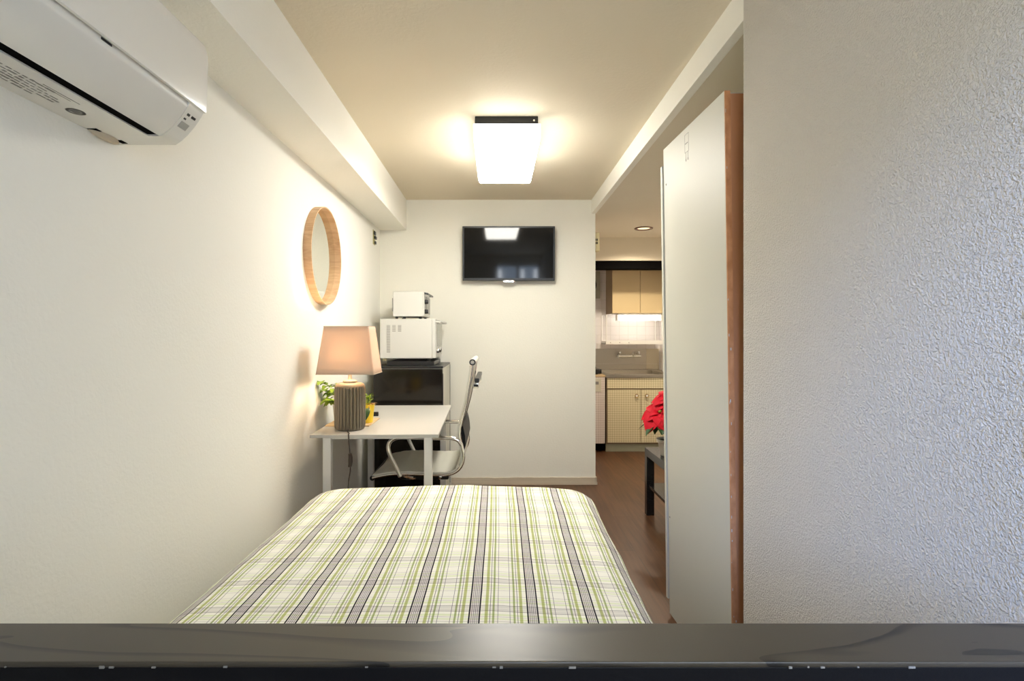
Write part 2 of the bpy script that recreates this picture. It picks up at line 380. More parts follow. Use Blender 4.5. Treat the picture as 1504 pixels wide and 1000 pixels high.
# kitchen shell
b = new(); box(b, 0.4, XK + 0.1, YK, YK + 0.1, 0, ZC); struct('wall_kitchen', b, TILE, 'white tiled wall at the back of the kitchen', 'wall')
b = new(); box(b, XK, XK + 0.1, YC, YK, 0, ZC); struct('wall_kitchen_side', b, TILE_S, 'white tiled side wall right of the sink', 'wall')
b = new(); box(b, 0.4, 0.5, YF + 0.12, YK, 0, ZC); struct('wall_kitchen_left', b, TILE_S, 'tiled side wall left of the stove', 'wall')
b = new(); box(b, 0.5, XK, 5.45, 5.53, 1.958, ZC + 0.1); box(b, 0.5, XK, 5.443, 5.53, 1.945, 1.958)
struct('wall_bulkhead', b, CEIL_LOW, 'beige bulkhead panel above the kitchen opening', 'wall')
b = new(); box(b, 0.4, XR, YF + 0.12, 5.45, ZLOW, ZC + 0.1); box(b, 0.4, XK + 0.1, 5.53, YK + 0.1, ZC, ZC + 0.1)
struct('ceiling_kitchen', b, CEIL_LOW, 'kitchen ceiling hidden above the wall cabinet', 'ceiling')
b = new(); box(b, 0.5, XK, 5.47, 5.62, 1.868, 1.945); struct('trim_3', b, VOID, 'black rail under the beige bulkhead of the kitchen opening', 'rail')
# far wall baseboard, a little uneven along the top
b = new(); n = 40
top = [(-0.36 + (0.802 + 0.36) * i / n, 0.055 + 0.004 * noise.noise((i * 0.45, 3, 0)) + (0.002 if i > 16 else 0)) for i in range(n + 1)]
prism(b, top + [(0.802, 0), (-0.36, 0)], YF - 0.012, YF)
box(b, 0.797, 0.806, YF - 0.012, YF + 0.12, 0, 0.06)
box(b, -0.36, 0.81, YF - 0.016, YF - 0.012, 0, 0.022)
struct('baseboard_far', b, BASEB, 'worn cream baseboard along the far wall', 'baseboard')

# ------------------------------------------------------------------ bed and duvet cover
BX0, BX1, BY0, BY1 = -0.775, 0.36, 0.505, 2.38
bed = thing('bed', 'bed with a black-brown wooden headboard crossing the bottom of the picture', 'bed', (-0.2, 1.45, 0))
ox, oy = -0.2, 1.45
b = new(); box(b, -0.86 - ox, 0.60 - ox, 0.441 - oy, 0.499 - oy, 0.02, 0.931, 0.001); hb = obj('headboard', b, BLACKWOOD, bed)
b = new(); box(b, -0.861 - ox, 0.601 - ox, 0.440 - oy, 0.500 - oy, 0.931, 0.936, 0.0015); obj('top_cap', b, HEADB, hb)
b = new(); rh = random.Random(21)
for k in range(15):
    x = rh.uniform(-0.42, 0.44) - ox; w_ = rh.uniform(.0008, .004) * (2 if rh.random() < .2 else 1)
    box(b, x, x + w_, 0.4392 - oy, 0.4405 - oy, 0.9308 + rh.uniform(0, .0008), 0.9312 + rh.uniform(.0010, .0020))
o = obj('edge_chips', b, GREY, hb); o['kind'] = 'stuff'
b = new()
box(b, BX0 + .03 - ox, BX1 - .03 - ox, 0.500 - oy, BY1 - .05 - oy, 0.14, 0.22, 0.004)
obj('bed_frame', b, BLACKBROWN, bed)
for sx in (BX0 + .08, BX1 - .13):
    for sy in (0.60, BY1 - .16):
        b = new(); box(b, sx - ox, sx + .05 - ox, sy - oy, sy + .05 - oy, 0, 0.14, 0.003); obj('leg', b, BLACKBROWN, bed)
b = new(); box(b, BX0 + .02 - ox, BX1 - .02 - ox, 0.503 - oy, BY1 - .04 - oy, 0.22, 0.49, 0.05, 4); obj('mattress', b, WHITE, bed)

def duvet():
    bm = new(); uvl = bm.loops.layers.uv.new('cloth')
    ztop, zbot, r = 0.532, 0.20, 0.085
    x0, x1 = BX0 - 0.030, BX1 + 0.030; y0, y1 = 0.503, BY1 + 0.060
    def prof(s, lo, hi, open_lo=False):
        """arc length s measured from the middle -> coordinate and drop"""
        mid = (lo + hi) / 2; half = (hi - lo) / 2 - r; a = abs(s); sg = 1 if s >= 0 else -1
        if a <= half: return mid + sg * a, 0.0, a / half
        arc = r * PI / 2
        if a <= half + arc:
            t = (a - half) / r; return mid + sg * (half + r * math.sin(t)), r * (1 - math.cos(t)), 1
        return mid + sg * (half + r), r + (a - half - arc), 1
    NX, NY = 130, 150
    halfx = (x1 - x0) / 2 - r; Sx = halfx + r * PI / 2 + (ztop - zbot - r)
    midy = (y0 + y1) / 2; halfy = (y1 - y0) / 2 - r; Sy = halfy + r * PI / 2 + (ztop - zbot - r)
    grid = []; uvs = []
    for j in range(NY + 1):
        t = -(y1 - y0) / 2 + (Sy + (y1 - y0) / 2) * j / NY
        if t < 0 and t < -halfy: y, dy = midy + t, 0.0
        else: y, dy, _ = prof(t, y0, y1)
        row = []; ru = []
        for i in range(NX + 1):
            s = -Sx + 2 * Sx * i / NX
            x, dx, fx = prof(s, x0, x1)
            # rounded corners in plan at the foot end
            rc = 0.13
            cx = max(abs(x - (x0 + x1) / 2) - ((x1 - x0) / 2 - rc), 0); cy = max(y - (y1 - rc), 0)
            if cx > 0 and cy > 0:
                k = max(cx, cy) / math.hypot(cx, cy); sg = 1 if x > (x0 + x1) / 2 else -1
                x += sg * (cx * k - cx); y_ = y + (cy * k - cy)
            else: y_ = y
            drop = max(dx, dy) if min(dx, dy) < 1e-6 else min((dx ** 3 + dy ** 3) ** (1 / 3), ztop - zbot)
            z = ztop - drop
            crown = 0.016 * (1 - ((x - (x0 + x1) / 2) / ((x1 - x0) / 2)) ** 2) - 0.006
            # soft folds and quilting of the cover
            w = 0.007 * noise.noise((x * 2.2, y * 1.8, 1.3)) + 0.0030 * noise.noise((x * 8, y * 6, 4.1)) + 0.0010 * noise.noise((x * 26, y * 18, 8.0))
            if drop < 0.03: z += crown + w * 1.2
            else: x += (w * 1.4 if x > -0.2 else -w * 1.4); y_ += (w if dy > 0.02 else 0)
            # the right edge fans out slightly towards the foot
            if x > -0.2: x += (x + 0.2) / 0.6 * 0.034 * max(0, (y_ - 1.1) / 1.35)
            row.append(bm.verts.new((x, y_, z))); ru.append((s, t))
        grid.append(row); uvs.append(ru)
    per = 0.1385
    for j in range(NY):
        for i in range(NX):
            f = bm.faces.new((grid[j][i], grid[j][i + 1], grid[j + 1][i + 1], grid[j + 1][i]))
            for lp, (jj, ii) in zip(f.loops, ((j, i), (j, i + 1), (j + 1, i + 1), (j + 1, i))):
                s, t = uvs[jj][ii]
                wob = 0.004 * noise.noise((s * 3, t * 3, 9))
                lp[uvl].uv = ((s + (x0 + x1) / 2 + 0.0546 + wob) / per, (t + wob * 1.5 + 0.02) / 0.146)
    return bm
o = obj('duvet', duvet(), PLAID, None, smooth=180, solid=0.006)
tag(o, 'white duvet with green and black plaid stripes spread over the bed', 'duvet')

# ------------------------------------------------------------------ wardrobe
W = thing('wardrobe', 'tall cream wardrobe seen from the side with a raw brown back edge', 'wardrobe', (0.774, 1.78, 0), (0, R(-0.8), R(2.5)))
b = new(); box(b, 0, 0.018, 0.006, 0.574, 0.0, 2.0, 0.0008); obj('side_panel', b, LAMINATE, W)
b = new(); box(b, 0.0005, 0.0185, 0, 0.006, 0.001, 1.999, 0.0006); pe_ = o = obj('panel_edge', b, CHIP, W); o['label'] = 'raw orange-brown chipboard edge'
b = new()
for k in range(20):
    z = random.uniform(0.15, 1.97); w_ = random.uniform(.001, .004); h_ = random.uniform(.002, .010)
    x = random.uniform(.0006, .004) if random.random() < .8 else random.uniform(.004, .017 - w_)
    box(b, x, x + w_, -0.0004, 0.0005, z, z + h_)
o = obj('edge_chips', b, LAMINATE, pe_); o['kind'] = 'stuff'
b = new(); box(b, 0.0186, 0.782, 0.002, 0.012, 0.02, 1.990); obj('back_panel', b, HARDB, W)
b = new(); box(b, 0.782, 0.8, 0, 0.574, 0.0, 2.0, 0.0008); obj('side_panel', b, LAMINATE, W)
b = new(); box(b, 0.018, 0.782, 0.014, 0.574, 1.98, 1.998); obj('top_panel', b, LAMINATE, W)
b = new(); box(b, 0.018, 0.782, 0.014, 0.574, 0.05, 0.068); box(b, 0.018, 0.782, 0.53, 0.55, 0, 0.05); obj('bottom_panel', b, LAMINATE, W)
for k in (0, 1):
    b = new(); box(b, -0.006 + k * 0.404, 0.396 + k * 0.41, 0.577, 0.597, 0.06, 1.93, 0.001); d = obj('door', b, LAMINATE, W)
    b = new(); xk = 0.37 if k == 0 else 0.43
    lathe(b, [(0, 0.03), (0.012, 0.028), (0.014, 0.02), (0.006, 0.012), (0.006, 0), (0, 0)], (xk, 0.597, 1.0), 16, mat=Matrix.Rotation(R(-90), 4, 'X')); obj('knob', b, CHROME, d)
b = new()  # outline sticker, like a little safety notice
def rect_line(bm, y0, y1, z0, z1, t=0.0012):
    for (a0, a1, c0, c1) in ((y0, y1, z1 - t, z1), (y0, y1, z0, z0 + t), (y0, y0 + t, z0, z1), (y1 - t, y1, z0, z1)):
        box(bm, -0.0005, 0.0006, a0, a1, c0, c1)
rect_line(b, 0.300, 0.338, 1.905, 1.975); box(b, -0.0006, 0.0006, 0.307, 0.334, 1.938, 1.941)
box(b, -0.0005, 0.0006, 0.307, 0.309, 1.880, 1.905); box(b, -0.0005, 0.0006, 0.327, 0.329, 1.880, 1.905)
box(b, -0.0006, 0.0006, 0.305, 0.311, 1.872, 1.881); box(b, -0.0006, 0.0006, 0.325, 0.331, 1.872, 1.881)
obj('sticker', b, GREY, W)
b = new(); lathe(b, [(0, .002), (.004, .0015), (.005, 0), (0, 0)], (0, 0.545, 1.842), 12, mat=Matrix.Rotation(R(-90), 4, 'Y'))
obj('screw_cap', b, GREY, W)
b = new(); lathe(b, [(0, .002), (.003, .0015), (.004, 0), (0, 0)], (0, 0.555, 0.42), 12, mat=Matrix.Rotation(R(-90), 4, 'Y')); obj('screw_cap', b, GREY, W)

# ------------------------------------------------------------------ air conditioner
A = thing('air_conditioner', 'white wall-mounted air conditioner high on the left wall', 'air conditioner', (XL, 0.92, 1.67))
ya, yb = -0.42, 0.427
prof_full = [(0.0, 0), (0.143, 0), (0.158, 0.010), (0.172, 0.023), (0.19, 0.044), (0.205, 0.066), (0.2125, 0.080), (0.215, 0.1), (0.218, 0.215), (0.212, 0.24), (0.19, 0.256), (0.0, 0.256)]
prof_cut = [(0.0, 0), (0.113, 0), (0.116, 0.035), (0.139, 0.035), (0.143, 0.002), (0.158, 0.012), (0.172, 0.025), (0.19, 0.046), (0.203, 0.066), (0.2065, 0.071), (0.2065, 0.085), (0.215, 0.1), (0.218, 0.215), (0.212, 0.24), (0.19, 0.256), (0.0, 0.256)]
b = new(); prism(b, prof_cut, ya + 0.05, yb - 0.06); prism(b, prof_full, ya, ya + 0.05); prism(b, prof_full, yb - 0.06, yb)
obj('body', b, WHITE_AC, A, smooth=35)
b = new(); box(b, 0.1135, 0.1405, ya + 0.052, yb - 0.064, 0.003, 0.034); o = obj('air_slot', b, VOID, A); o['label'] = 'black air outlet slot'
b = new(); strip(b, [(0.142, -0.001), (0.157, 0.0085), (0.172, 0.0215), (0.19, 0.0425), (0.2045, 0.0635)], ya + 0.052, yb - 0.064, -0.004)
obj('louver', b, WHITE_AC, A, smooth=60)
b = new(); prism(b, [(0.2135, 0.078), (0.2175, 0.080), (0.2195, 0.1), (0.2225, 0.215), (0.216, 0.243), (0.21, 0.25), (0.20, 0.25), (0.2, 0.09)], ya, yb + 0.0015)
obj('front_panel', b, WHITE_AC, A, smooth=35)
b = new(); box(b, 0.2050, 0.2080, 0.085, 0.112, 0.0760, 0.0800); obj('panel_catch', b, BLACK, A)
def on_profile(bm, p0, p1, y0, y1, t=0.0008):
    a = Vector(p0); c = Vector(p1); d = (c - a).normalized(); nn = Vector((d.y, -d.x)) * t
    prism(bm, [tuple(a - nn), tuple(c - nn), tuple(c + nn), tuple(a + nn)], y0, y1)
b = new(); on_profile(b, (0.176, 0.0277), (0.187, 0.0405), yb - 0.050, yb - 0.018); o = obj('display', b, GREY_L, A); o['label'] = 'grey indicator display'
b = new()
on_profile(b, (0.197, 0.0543), (0.2005, 0.0594), yb - 0.048, yb - 0.038, .001); on_profile(b, (0.197, 0.0543), (0.2005, 0.0594), yb - 0.030, yb - 0.014, .001)
on_profile(b, (0.1905, 0.0448), (0.193, 0.0485), yb - 0.050, yb - 0.042, .001)
obj('indicator_marks', b, BLACK, A)
# small print along the underside: rows of dashes, a dark block and an oval mark
b = new(); rr = random.Random(3)
for row in range(6):
    o_ = 0.030 + row * 0.0095; y = -0.30
    while y < (0.165 if row in (1, 2, 3) else 0.13):
        w_ = rr.uniform(.006, .022)
        box(b, o_, o_ + rr.choice((.0022, .003, .0045)), y, y + w_, -0.0004, 0.0006); y += w_ + rr.uniform(.002, .008)
box(b, 0.086, 0.0875, 0.10, 0.19, -0.0004, 0.0006); box(b, 0.079, 0.0802, 0.08, 0.175, -0.0004, 0.0006)
obj('rating_print', b, GREY, A)
b = new(); box(b, 0.027, 0.036, -0.075, -0.02, -0.0006, 0.0006); obj('print_block', b, BLACK, A)
b = new()
for k in range(40):
    a = 2 * PI * k / 40
    box(b, 0.051 + .0135 * math.cos(a) - .0022, 0.051 + .0135 * math.cos(a) + .0022, 0.226 + .0165 * math.sin(a) - .0022, 0.226 + .0165 * math.sin(a) + .0022, -0.0005, 0.0005)
for k in range(7): box(b, 0.043 + k * .0025, 0.0445 + k * .0025, 0.215, 0.237, -0.0005, 0.0005)
obj('round_mark', b, GREY, A)
b = new()
tube(b, [(0.005, yb - 0.105, 0.006), (0.012, yb - 0.08, 0.003), (0.014, yb - 0.045, 0.002), (0.006, yb - 0.012, 0.003)], lambda t: 0.006 + 0.008 * math.sin(PI * t), 12)
o = obj('pipe_cover', b, mat('aged_putty', (0.55, 0.47, 0.36, 1), 0.8, bump=(60, .4, .004)), A); o['label'] = 'lumpy beige putty around the pipe hole'
b = new(); box(b, 0.004, 0.026, yb - 0.108, yb - 0.090, -0.0006, 0.002); obj('pipe_gap', b, VOID, A)
b = new(); box(b, 0.018, 0.032, yb - 0.034, yb - 0.010, -0.0006, 0.002); obj('pipe_gap', b, VOID, A)

# ------------------------------------------------------------------ ceiling light
C_ = thing('ceiling_light', 'boxy white lit ceiling light with a black base', 'ceiling light', (0.053, 3.06, ZC))
b = new(); box(b, -0.160, 0.155, -0.355, 0.355, -0.040, 0.0, 0.003); obj('base', b, BLACK, C_)
b = new(); lathe(b, [(0, .004), (.005, .003), (.006, 0), (0, 0)], (0.134, -0.355, -0.022), 14, mat=Matrix.Rotation(R(90), 4, 'X')); o = obj('screw', b, CHROME, C_)
b = new()
def taper(bm, z0, h0, z1, h1, bev):
    P = [[bm.verts.new((sx * h[0], sy * h[1], z)) for sx, sy in ((-1, -1), (1, -1), (1, 1), (-1, 1))] for z, h in ((z0, h0), (z1, h1))]
    for k in range(4): bm.faces.new((P[0][k], P[0][(k + 1) % 4], P[1][(k + 1) % 4], P[1][k]))
    bm.faces.new(P[1]); bm.faces.new(P[0][::-1])
    bmesh.ops.bevel(bm, geom=bm.edges[:], offset=bev, segments=3, profile=0.5, affect='EDGES')
taper(b, -0.040, (0.167, 0.362), -0.112, (0.166, 0.361), 0.003); obj('diffuser_side', b, DIFFS, C_, smooth=50)
b = new(); taper(b, -0.1125, (0.165, 0.360), -0.138, (0.157, 0.352), 0.008)
obj('diffuser', b, DIFF, C_, smooth=50)

# ------------------------------------------------------------------ television
T = thing('flat_tv', 'black flat television mounted on the far wall', 'television', (0.0975, 4.335, 1.845), (R(1.5), 0, 0))
b = new(); box(b, -0.366, 0.366, -0.03, 0.018, -0.213, 0.216, 0.004)
obj('casing', b, BLACK, T)
b = new(); box(b, -0.352, 0.352, -0.0312, -0.029, -0.194, 0.202, 0.0005); obj('screen', b, SCREEN, T)
b = new(); box(b, -0.045, 0.045, -0.034, -0.012, -0.229, -0.2125, 0.004); o = obj('logo_lip', b, CHROME, T); o['label'] = 'silver lip under the screen'
b = new(); box(b, -0.15, 0.15, 0.018, 0.042, -0.10, 0.12, 0.002); obj('wall_bracket', b, BLACK, T)

# ------------------------------------------------------------------ round mirror
M_ = thing('round_mirror', 'round wall mirror in a deep wooden ring', 'mirror', (XL, 2.892, 1.618))
RY = Matrix.Rotation(R(90), 4, 'Y')
b = new(); lathe(b, [(0.249, 0.0), (0.256, 0.0), (0.2565, 0.040), (0.2500, 0.040), (0.249, 0.0)], (0, 0, 0), 96, mat=RY); obj('frame', b, OAKRING, M_)
b = new(); lathe(b, [(0, 0.006), (0.2488, 0.006), (0.2488, 0.001), (0, 0.001)], (0, 0, 0), 96, mat=RY); obj('glass', b, MIRROR, M_)

# little bracket high on the left wall
K_ = thing('wall_socket_fitting', 'small dark metal fitting high on the left wall near the far corner', 'fitting', (XL, 4.16, 1.945))
b = new(); box(b, 0, 0.004, -0.035, 0.035, -0.055, 0.055, 0.002); obj('plate', b, mat('old_brass_plate', (0.42, 0.38, 0.16, 1), 0.4, .5), K_)
b = new(); box(b, 0.003, 0.014, -0.025, 0.02, 0.018, 0.046, 0.003); box(b, 0.003, 0.018, -0.012, 0.034, -0.012, 0.010, 0.003); box(b, 0.003, 0.016, -0.004, 0.028, -0.05, -0.028, 0.003)
obj('clip', b, BLACK, K_)

# ------------------------------------------------------------------ desk
D = thing('desk', 'narrow white desk standing against the left wall beyond the bed', 'desk', (-0.870, 2.534, 0), (0, 0, R(1.5)))
b = new(); box(b, 0, 0.600, 0, 1.065, 0.720, 0.735, 0.0015); obj('tabletop', b, DESKTOP, D)
for lx in (0.058, 0.530):
    for ly in (0.012, 1.010):
        b = new(); box(b, lx, lx + 0.038, ly, ly + 0.038, 0.0, 0.720, 0.003); obj('leg', b, WHITE, D)
b = new(); box(b, 0.07, 0.556, 0.018, 0.030, 0.712, 0.720); box(b, 0.07, 0.556, 1.02, 1.03, 0.712, 0.720)
box(b, 0.072, 0.084, 0.03, 1.02, 0.712, 0.720); box(b, 0.542, 0.554, 0.03, 1.02, 0.712, 0.720); obj('under_frame', b, WHITE, D)

# ------------------------------------------------------------------ table lamp
LX, LY = -0.722, 2.688
Lm = thing('table_lamp', 'lit table lamp with ribbed brown-grey base and tapered beige shade', 'lamp', (LX, LY, 0.735))
b = new()
pr = [(0, 0.0), (0.060, 0.0), (0.068, 0.004), (0.073, 0.014), (0.0750, 0.03), (0.0755, 0.12), (0.0750, 0.195), (0.073, 0.212), (0.066, 0.224), (0.052, 0.230), (0.030, 0.2315), (0, 0.2315)]
pp = []
for (r0, z0), (r1, z1) in zip(pr, pr[1:]):
    m_ = 5 if abs(z1 - z0) > 0.03 else 2
    pp += [(r0 + (r1 - r0) * k / m_, z0 + (z1 - z0) * k / m_) for k in range(m_)]
pp.append(pr[-1])
def ribs(a, z):
    e = min(1, max(0, (z - 0.006) / 0.012)) * min(1, max(0, (0.212 - z) / 0.012))
    return 1 - 0.12 * e * (0.5 + 0.5 * math.cos(a * 28)) ** 2.6
lathe(b, pp, seg=336, rfun=ribs); obj('base', b, CERAMIC, Lm, smooth=60)
b = new(); lathe(b, [(0, .2315), (.030, .2315), (.034, .2345), (.034, .240), (.026, .2435), (.011, .246), (.0085, .252), (.0085, .31), (.014, .315), (.014, .345), (0, .345)], seg=32); obj('lamp_holder', b, BRASSY, Lm)
b = new(); lathe(b, [(0, .345), (.012, .346), (.020, .360), (.029, .378), (.0305, .392), (.027, .406), (.016, .417), (0, .420)], seg=24); obj('bulb', b, BULB, Lm, smooth=180)
# rectangular tapered shade, open at top and bottom
b = new()
def rr_ring(hx, hy, r, z, n=5):
    pts = []
    for cx, cy, a0 in ((hx - r, hy - r, 0), (-hx + r, hy - r, 90), (-hx + r, -hy + r, 180), (hx - r, -hy + r, 270)):
        for k in range(n + 1):
            a = R(a0 + 90 * k / n); pts.append((cx + r * math.cos(a), cy + r * math.sin(a), z))
    return pts
rings = []
for k in range(9):
    t = k / 8; rings.append([b.verts.new(p) for p in rr_ring(0.1385 + (0.108 - 0.1385) * t, 0.095 + (0.072 - 0.095) * t, 0.006, 0.2765 + 0.231 * t)])
n = len(rings[0])
for p, q in zip(rings, rings[1:]):
    for k in range(n): b.faces.new((p[k], p[(k + 1) % n], q[(k + 1) % n], q[k]))
sh = obj('lamp_shade', b, SHADE, Lm, smooth=25, solid=0.0016)
BINDING = mat('beige_binding', (0.60, 0.48, 0.35, 1), 0.8)
for z, hx, hy in ((0.2775, 0.1385, 0.095), (0.5065, 0.108, 0.072)):
    b = new(); tube(b, rr_ring(hx, hy, 0.006, z) + [rr_ring(hx, hy, 0.006, z)[0]], 0.0022, 6, smooth=False)
    obj('shade_rim', b, BINDING, sh)
b = new()
for a in (0, 1, 2, 3):
    sx, sy = ((1, 0), (-1, 0), (0, 1), (0, -1))[a]
    tube(b, [(sx * 0.012, sy * 0.012, 0.335), (sx * 0.12 if sx else 0, sy * 0.083 if sy else 0, 0.335)], 0.0016, 6, smooth=False)
obj('shade_carrier', b, BRASSY, sh)
# lamp cord with an inline switch; a part of the lamp, hanging in front of the desk
cx = -0.684 - LX
b = new()
tube(b, [(0.01, -0.072, 0.010), (0.015, -0.100, 0.006), (cx - .004, -0.140, 0.0055), (cx - .002, -0.158, 0.0055), (cx, -0.166, -0.002), (cx + .002, -0.168, -0.03), (cx + .006, -0.168, -0.075), (cx + .008, -0.168, -0.16),
         (cx - .002, -0.168, -0.24), (cx - .005, -0.166, -0.45), (cx - .002, -0.166, -0.66), (cx - .01, -0.168, -0.722), (cx - .05, -0.170, -0.731), (cx - .10, -0.168, -0.731)], 0.0028, 8)
cd = obj('cord', b, CORD, Lm)
b = new(); prism(b, [(-.008, -.145), (.006, -.145), (.010, -.125), (.010, -.100), (.006, -.082), (-.006, -.082), (-.004, -.11)], -0.176, -0.160)
for v in b.verts: v.co.x += cx + .007
bmesh.ops.bevel(b, geom=b.edges[:], offset=0.002, segments=2, affect='EDGES'); obj('inline_switch', b, CORD, cd)

# ------------------------------------------------------------------ wooden tray and pots on the desk
b = new(); box(b, -0.871, -0.646, 2.765, 3.02, 0.735, 0.742, 0.002); o = obj('tray', b, TRAYW)
tag(o, 'thin light wooden board on the desk behind the lamp', 'tray')
P1 = thing('potted_plant', 'leafy green plant in a white pot behind the lamp beside the left wall', 'plant', (-0.824, 2.900, 0.742))
b = new(); lathe(b, [(0, 0), (.034, 0), (.037, .004), (.046, .080), (.047, .088), (.043, .088), (.041, .075), (0, .075)], seg=40); obj('pot', b, POTWHITE, P1)
b = new(); lathe(b, [(0, .078), (.041, .076), (.041, .070), (0, .070)], seg=24); obj('soil', b, SOIL, P1)
b = new(); rnd = random.Random(12); stems = []
for k in range(15):
    a = 2 * PI * k / 15 + rnd.uniform(-.2, .2); L_ = rnd.uniform(.045, .125); hz = rnd.uniform(.10, .215)
    ca, sa = math.cos(a), math.sin(a)
    tipx = min(max(ca * L_, -0.086), 0.058)
    p = [(ca * .008, sa * .008, .072), (tipx * .35, sa * L_ * .35, .072 + (hz - .072) * .7), (tipx, sa * L_, hz)]
    tube(b, p, 0.0013, 6); stems.append((Vector(p[1]), Vector(p[2]), a))
obj('stems', b, LEAFG, P1)
b = new()
for m1, t1, a in stems:
    for q in range(6):
        bs = m1.lerp(t1, .05 + q * .19); aa = a + (-1) ** q * rnd.uniform(.4, 1.2); l_ = rnd.uniform(.042, .068)
        tp = bs + Vector((math.cos(aa) * l_, math.sin(aa) * l_, rnd.uniform(-.018, .016)))
        tp.x = min(max(tp.x, -0.106), 0.074)
        leaf(b, bs, tp, rnd.uniform(.034, .050), .008)
obj('leaves', b, LEAFG, P1, smooth=80)
P2 = thing('potted_plant', 'small drying plant in a yellow pot right behind the lamp', 'plant', (-0.683, 2.86, 0.742))
b = new(); lathe(b, [(0, 0), (.031, 0), (.034, .003), (.043, .090), (.045, .096), (.041, .096), (.039, .082), (0, .082)], seg=40); obj('pot', b, YELLOW, P2)
b = new(); lathe(b, [(0, .085), (.039, .083), (.039, .078), (0, .078)], seg=24); obj('soil', b, SOIL, P2)
b = new()
for k in range(26):
    a = 2 * PI * k / 26 * 3.1; r_ = rnd.uniform(.010, .026); l_ = rnd.uniform(.02, .033)
    bs = Vector((math.cos(a) * r_, math.sin(a) * r_, .085)); up_ = rnd.uniform(.015, .055)
    mid_ = bs + Vector((math.cos(a) * .004, math.sin(a) * .004, up_))
    tube(b, [bs, mid_], 0.001, 5, smooth=False)
    leaf(b, mid_, mid_ + Vector((math.cos(a) * l_ * .6, math.sin(a) * l_ * .6, rnd.uniform(-.004, .02))), rnd.uniform(.012, .02), .003)
obj('leaves', b, LEAFG, P2, smooth=80)
b = new(); leaf(b, (.02, -.034, .084), (.012, -.062, .022), .030, .004, normal=Vector((0, -1, .2))); o = obj('hanging_leaf', b, LEAFD, P2, smooth=80, solid=.0006)
b = new()
for k in range(9):
    a = rnd.uniform(-1.2, 1.0); bs = Vector((math.cos(a) * .028, math.sin(a) * .028, .086))
    leaf(b, bs, bs + Vector((math.cos(a) * .026, math.sin(a) * .02, rnd.uniform(-.004, .018))), .012, .008)
o = obj('dry_leaves', b, DRY, P2, smooth=80); o['label'] = 'curled dry brown leaves'
AD = thing('charger_box', 'small black charger box lying on the white desk', 'charger', (-0.696, 3.13, 0.735), (0, 0, R(8)))
b = new(); box(b, -0.019, 0.019, -0.014, 0.014, 0, 0.024, 0.003); obj('body', b, BLACK, AD)
b = new(); box(b, -0.024, -0.019, -0.009, -0.005, 0.014, 0.018); box(b, -0.024, -0.019, 0.005, 0.009, 0.014, 0.018); obj('prong', b, BLACK, AD)

# ------------------------------------------------------------------ fridge, microwave, toaster oven
Fg = thing('fridge', 'black glossy small fridge with pale side in the far left corner', 'fridge', (-0.6065, 3.737, 0))
b = new(); box(b, -0.2375, 0.2375, 0.042, 0.595, 0.02, 0.970, 0.004); o = obj('cabinet', b, FRIDGE_SIDE, Fg)
b = new(); box(b, -0.2385, 0.2385, 0.030, 0.597, 0.970, 0.985, 0.004); obj('top_panel', b, BLACK, Fg)
b = new(); box(b, -0.24, 0.240, 0.585, 0.602, 0.03, 0.968, 0.002); obj('back_panel', b, BLACK, Fg)
for z0, z1 in ((0.03, 0.585), (0.595, 0.966)):
    b = new(); box(b, -0.2375, 0.2375, 0.0, 0.038, z0, z1, 0.006, 3); d = obj('door', b, FRIDGE, Fg)
    b = new(); box(b, 0.2375, 0.2415, 0.004, 0.020, z0 + .03, z1 - .03, 0.001); obj('handle_strip', b, BLACK, d)
for sx in (-.2, .2):
    for sy in (.08, .55):
        b = new(); lathe(b, [(0, 0), (.018, 0), (.018, .02), (0, .02)], (sx, sy, 0), 14); obj('foot', b, BLACK, Fg)
# low black slab filling the space between fridge and microwave
SB = thing('black_gap_slab', 'low black slab on the fridge filling the gap under the microwave', 'board', (-0.60, 4.06, 0.985))
b = new(); box(b, -0.175, 0.16, -0.21, 0.22, 0, 0.030, 0.003); obj('board', b, BLACK, SB)
Mw = thing('microwave', 'white microwave with its vented side showing, stacked on the fridge', 'microwave', (-0.6365, 4.08, 1.015), (0, 0, 0))
b = new(); box(b, -0.188, 0.182, -0.225, 0.225, 0.019, 0.300, 0.005, 2); obj('housing', b, WHITE_PL, Mw)
b = new(); box(b, 0.182, 0.206, -0.224, 0.224, 0.021, 0.298, 0.004, 2); dr = obj('front_frame', b, WHITE_PL, Mw)
b = new(); box(b, 0.206, 0.2085, -0.13, 0.212, 0.105, 0.270, 0.001); obj('door_window', b, mat('dim_door_glass', (0.33, 0.33, 0.27, 1), 0.12), dr)
b = new(); tube(b, [(0.206, -0.205, 0.279), (0.232, -0.203, 0.279), (0.238, -0.19, 0.279), (0.238, 0.19, 0.279), (0.232, 0.203, 0.279), (0.206, 0.205, 0.279)], 0.009, 10, 3); obj('handle', b, WHITE_PL, dr)
for yk in (-0.165, -0.06):
    b = new(); lathe(b, [(0, .022), (.015, .021), (.018, .016), (.018, 0), (0, 0)], (0.206, yk, 0.075), 20, mat=Matrix.Rotation(R(90), 4, 'Y')); kn = obj('knob', b, CHROME, dr)
    b = new(); lathe(b, [(0, .026), (.010, .025), (.012, .020), (0, .020)], (0.206, yk, 0.075), 20, mat=Matrix.Rotation(R(90), 4, 'Y')); obj('knob_cap', b, BLACK, kn)
b = new()
for k in range(24): box(b, -0.140, -0.115, -0.2262, -0.2245, 0.062 + k * 0.0082, 0.0655 + k * 0.0082)
for cx_ in (-0.100, -0.060):
    for k in range(6): box(b, cx_, cx_ + .024, -0.2262, -0.2245, 0.210 + k * 0.0082, 0.2135 + k * 0.0082)
obj('side_vents', b, GREY, Mw)
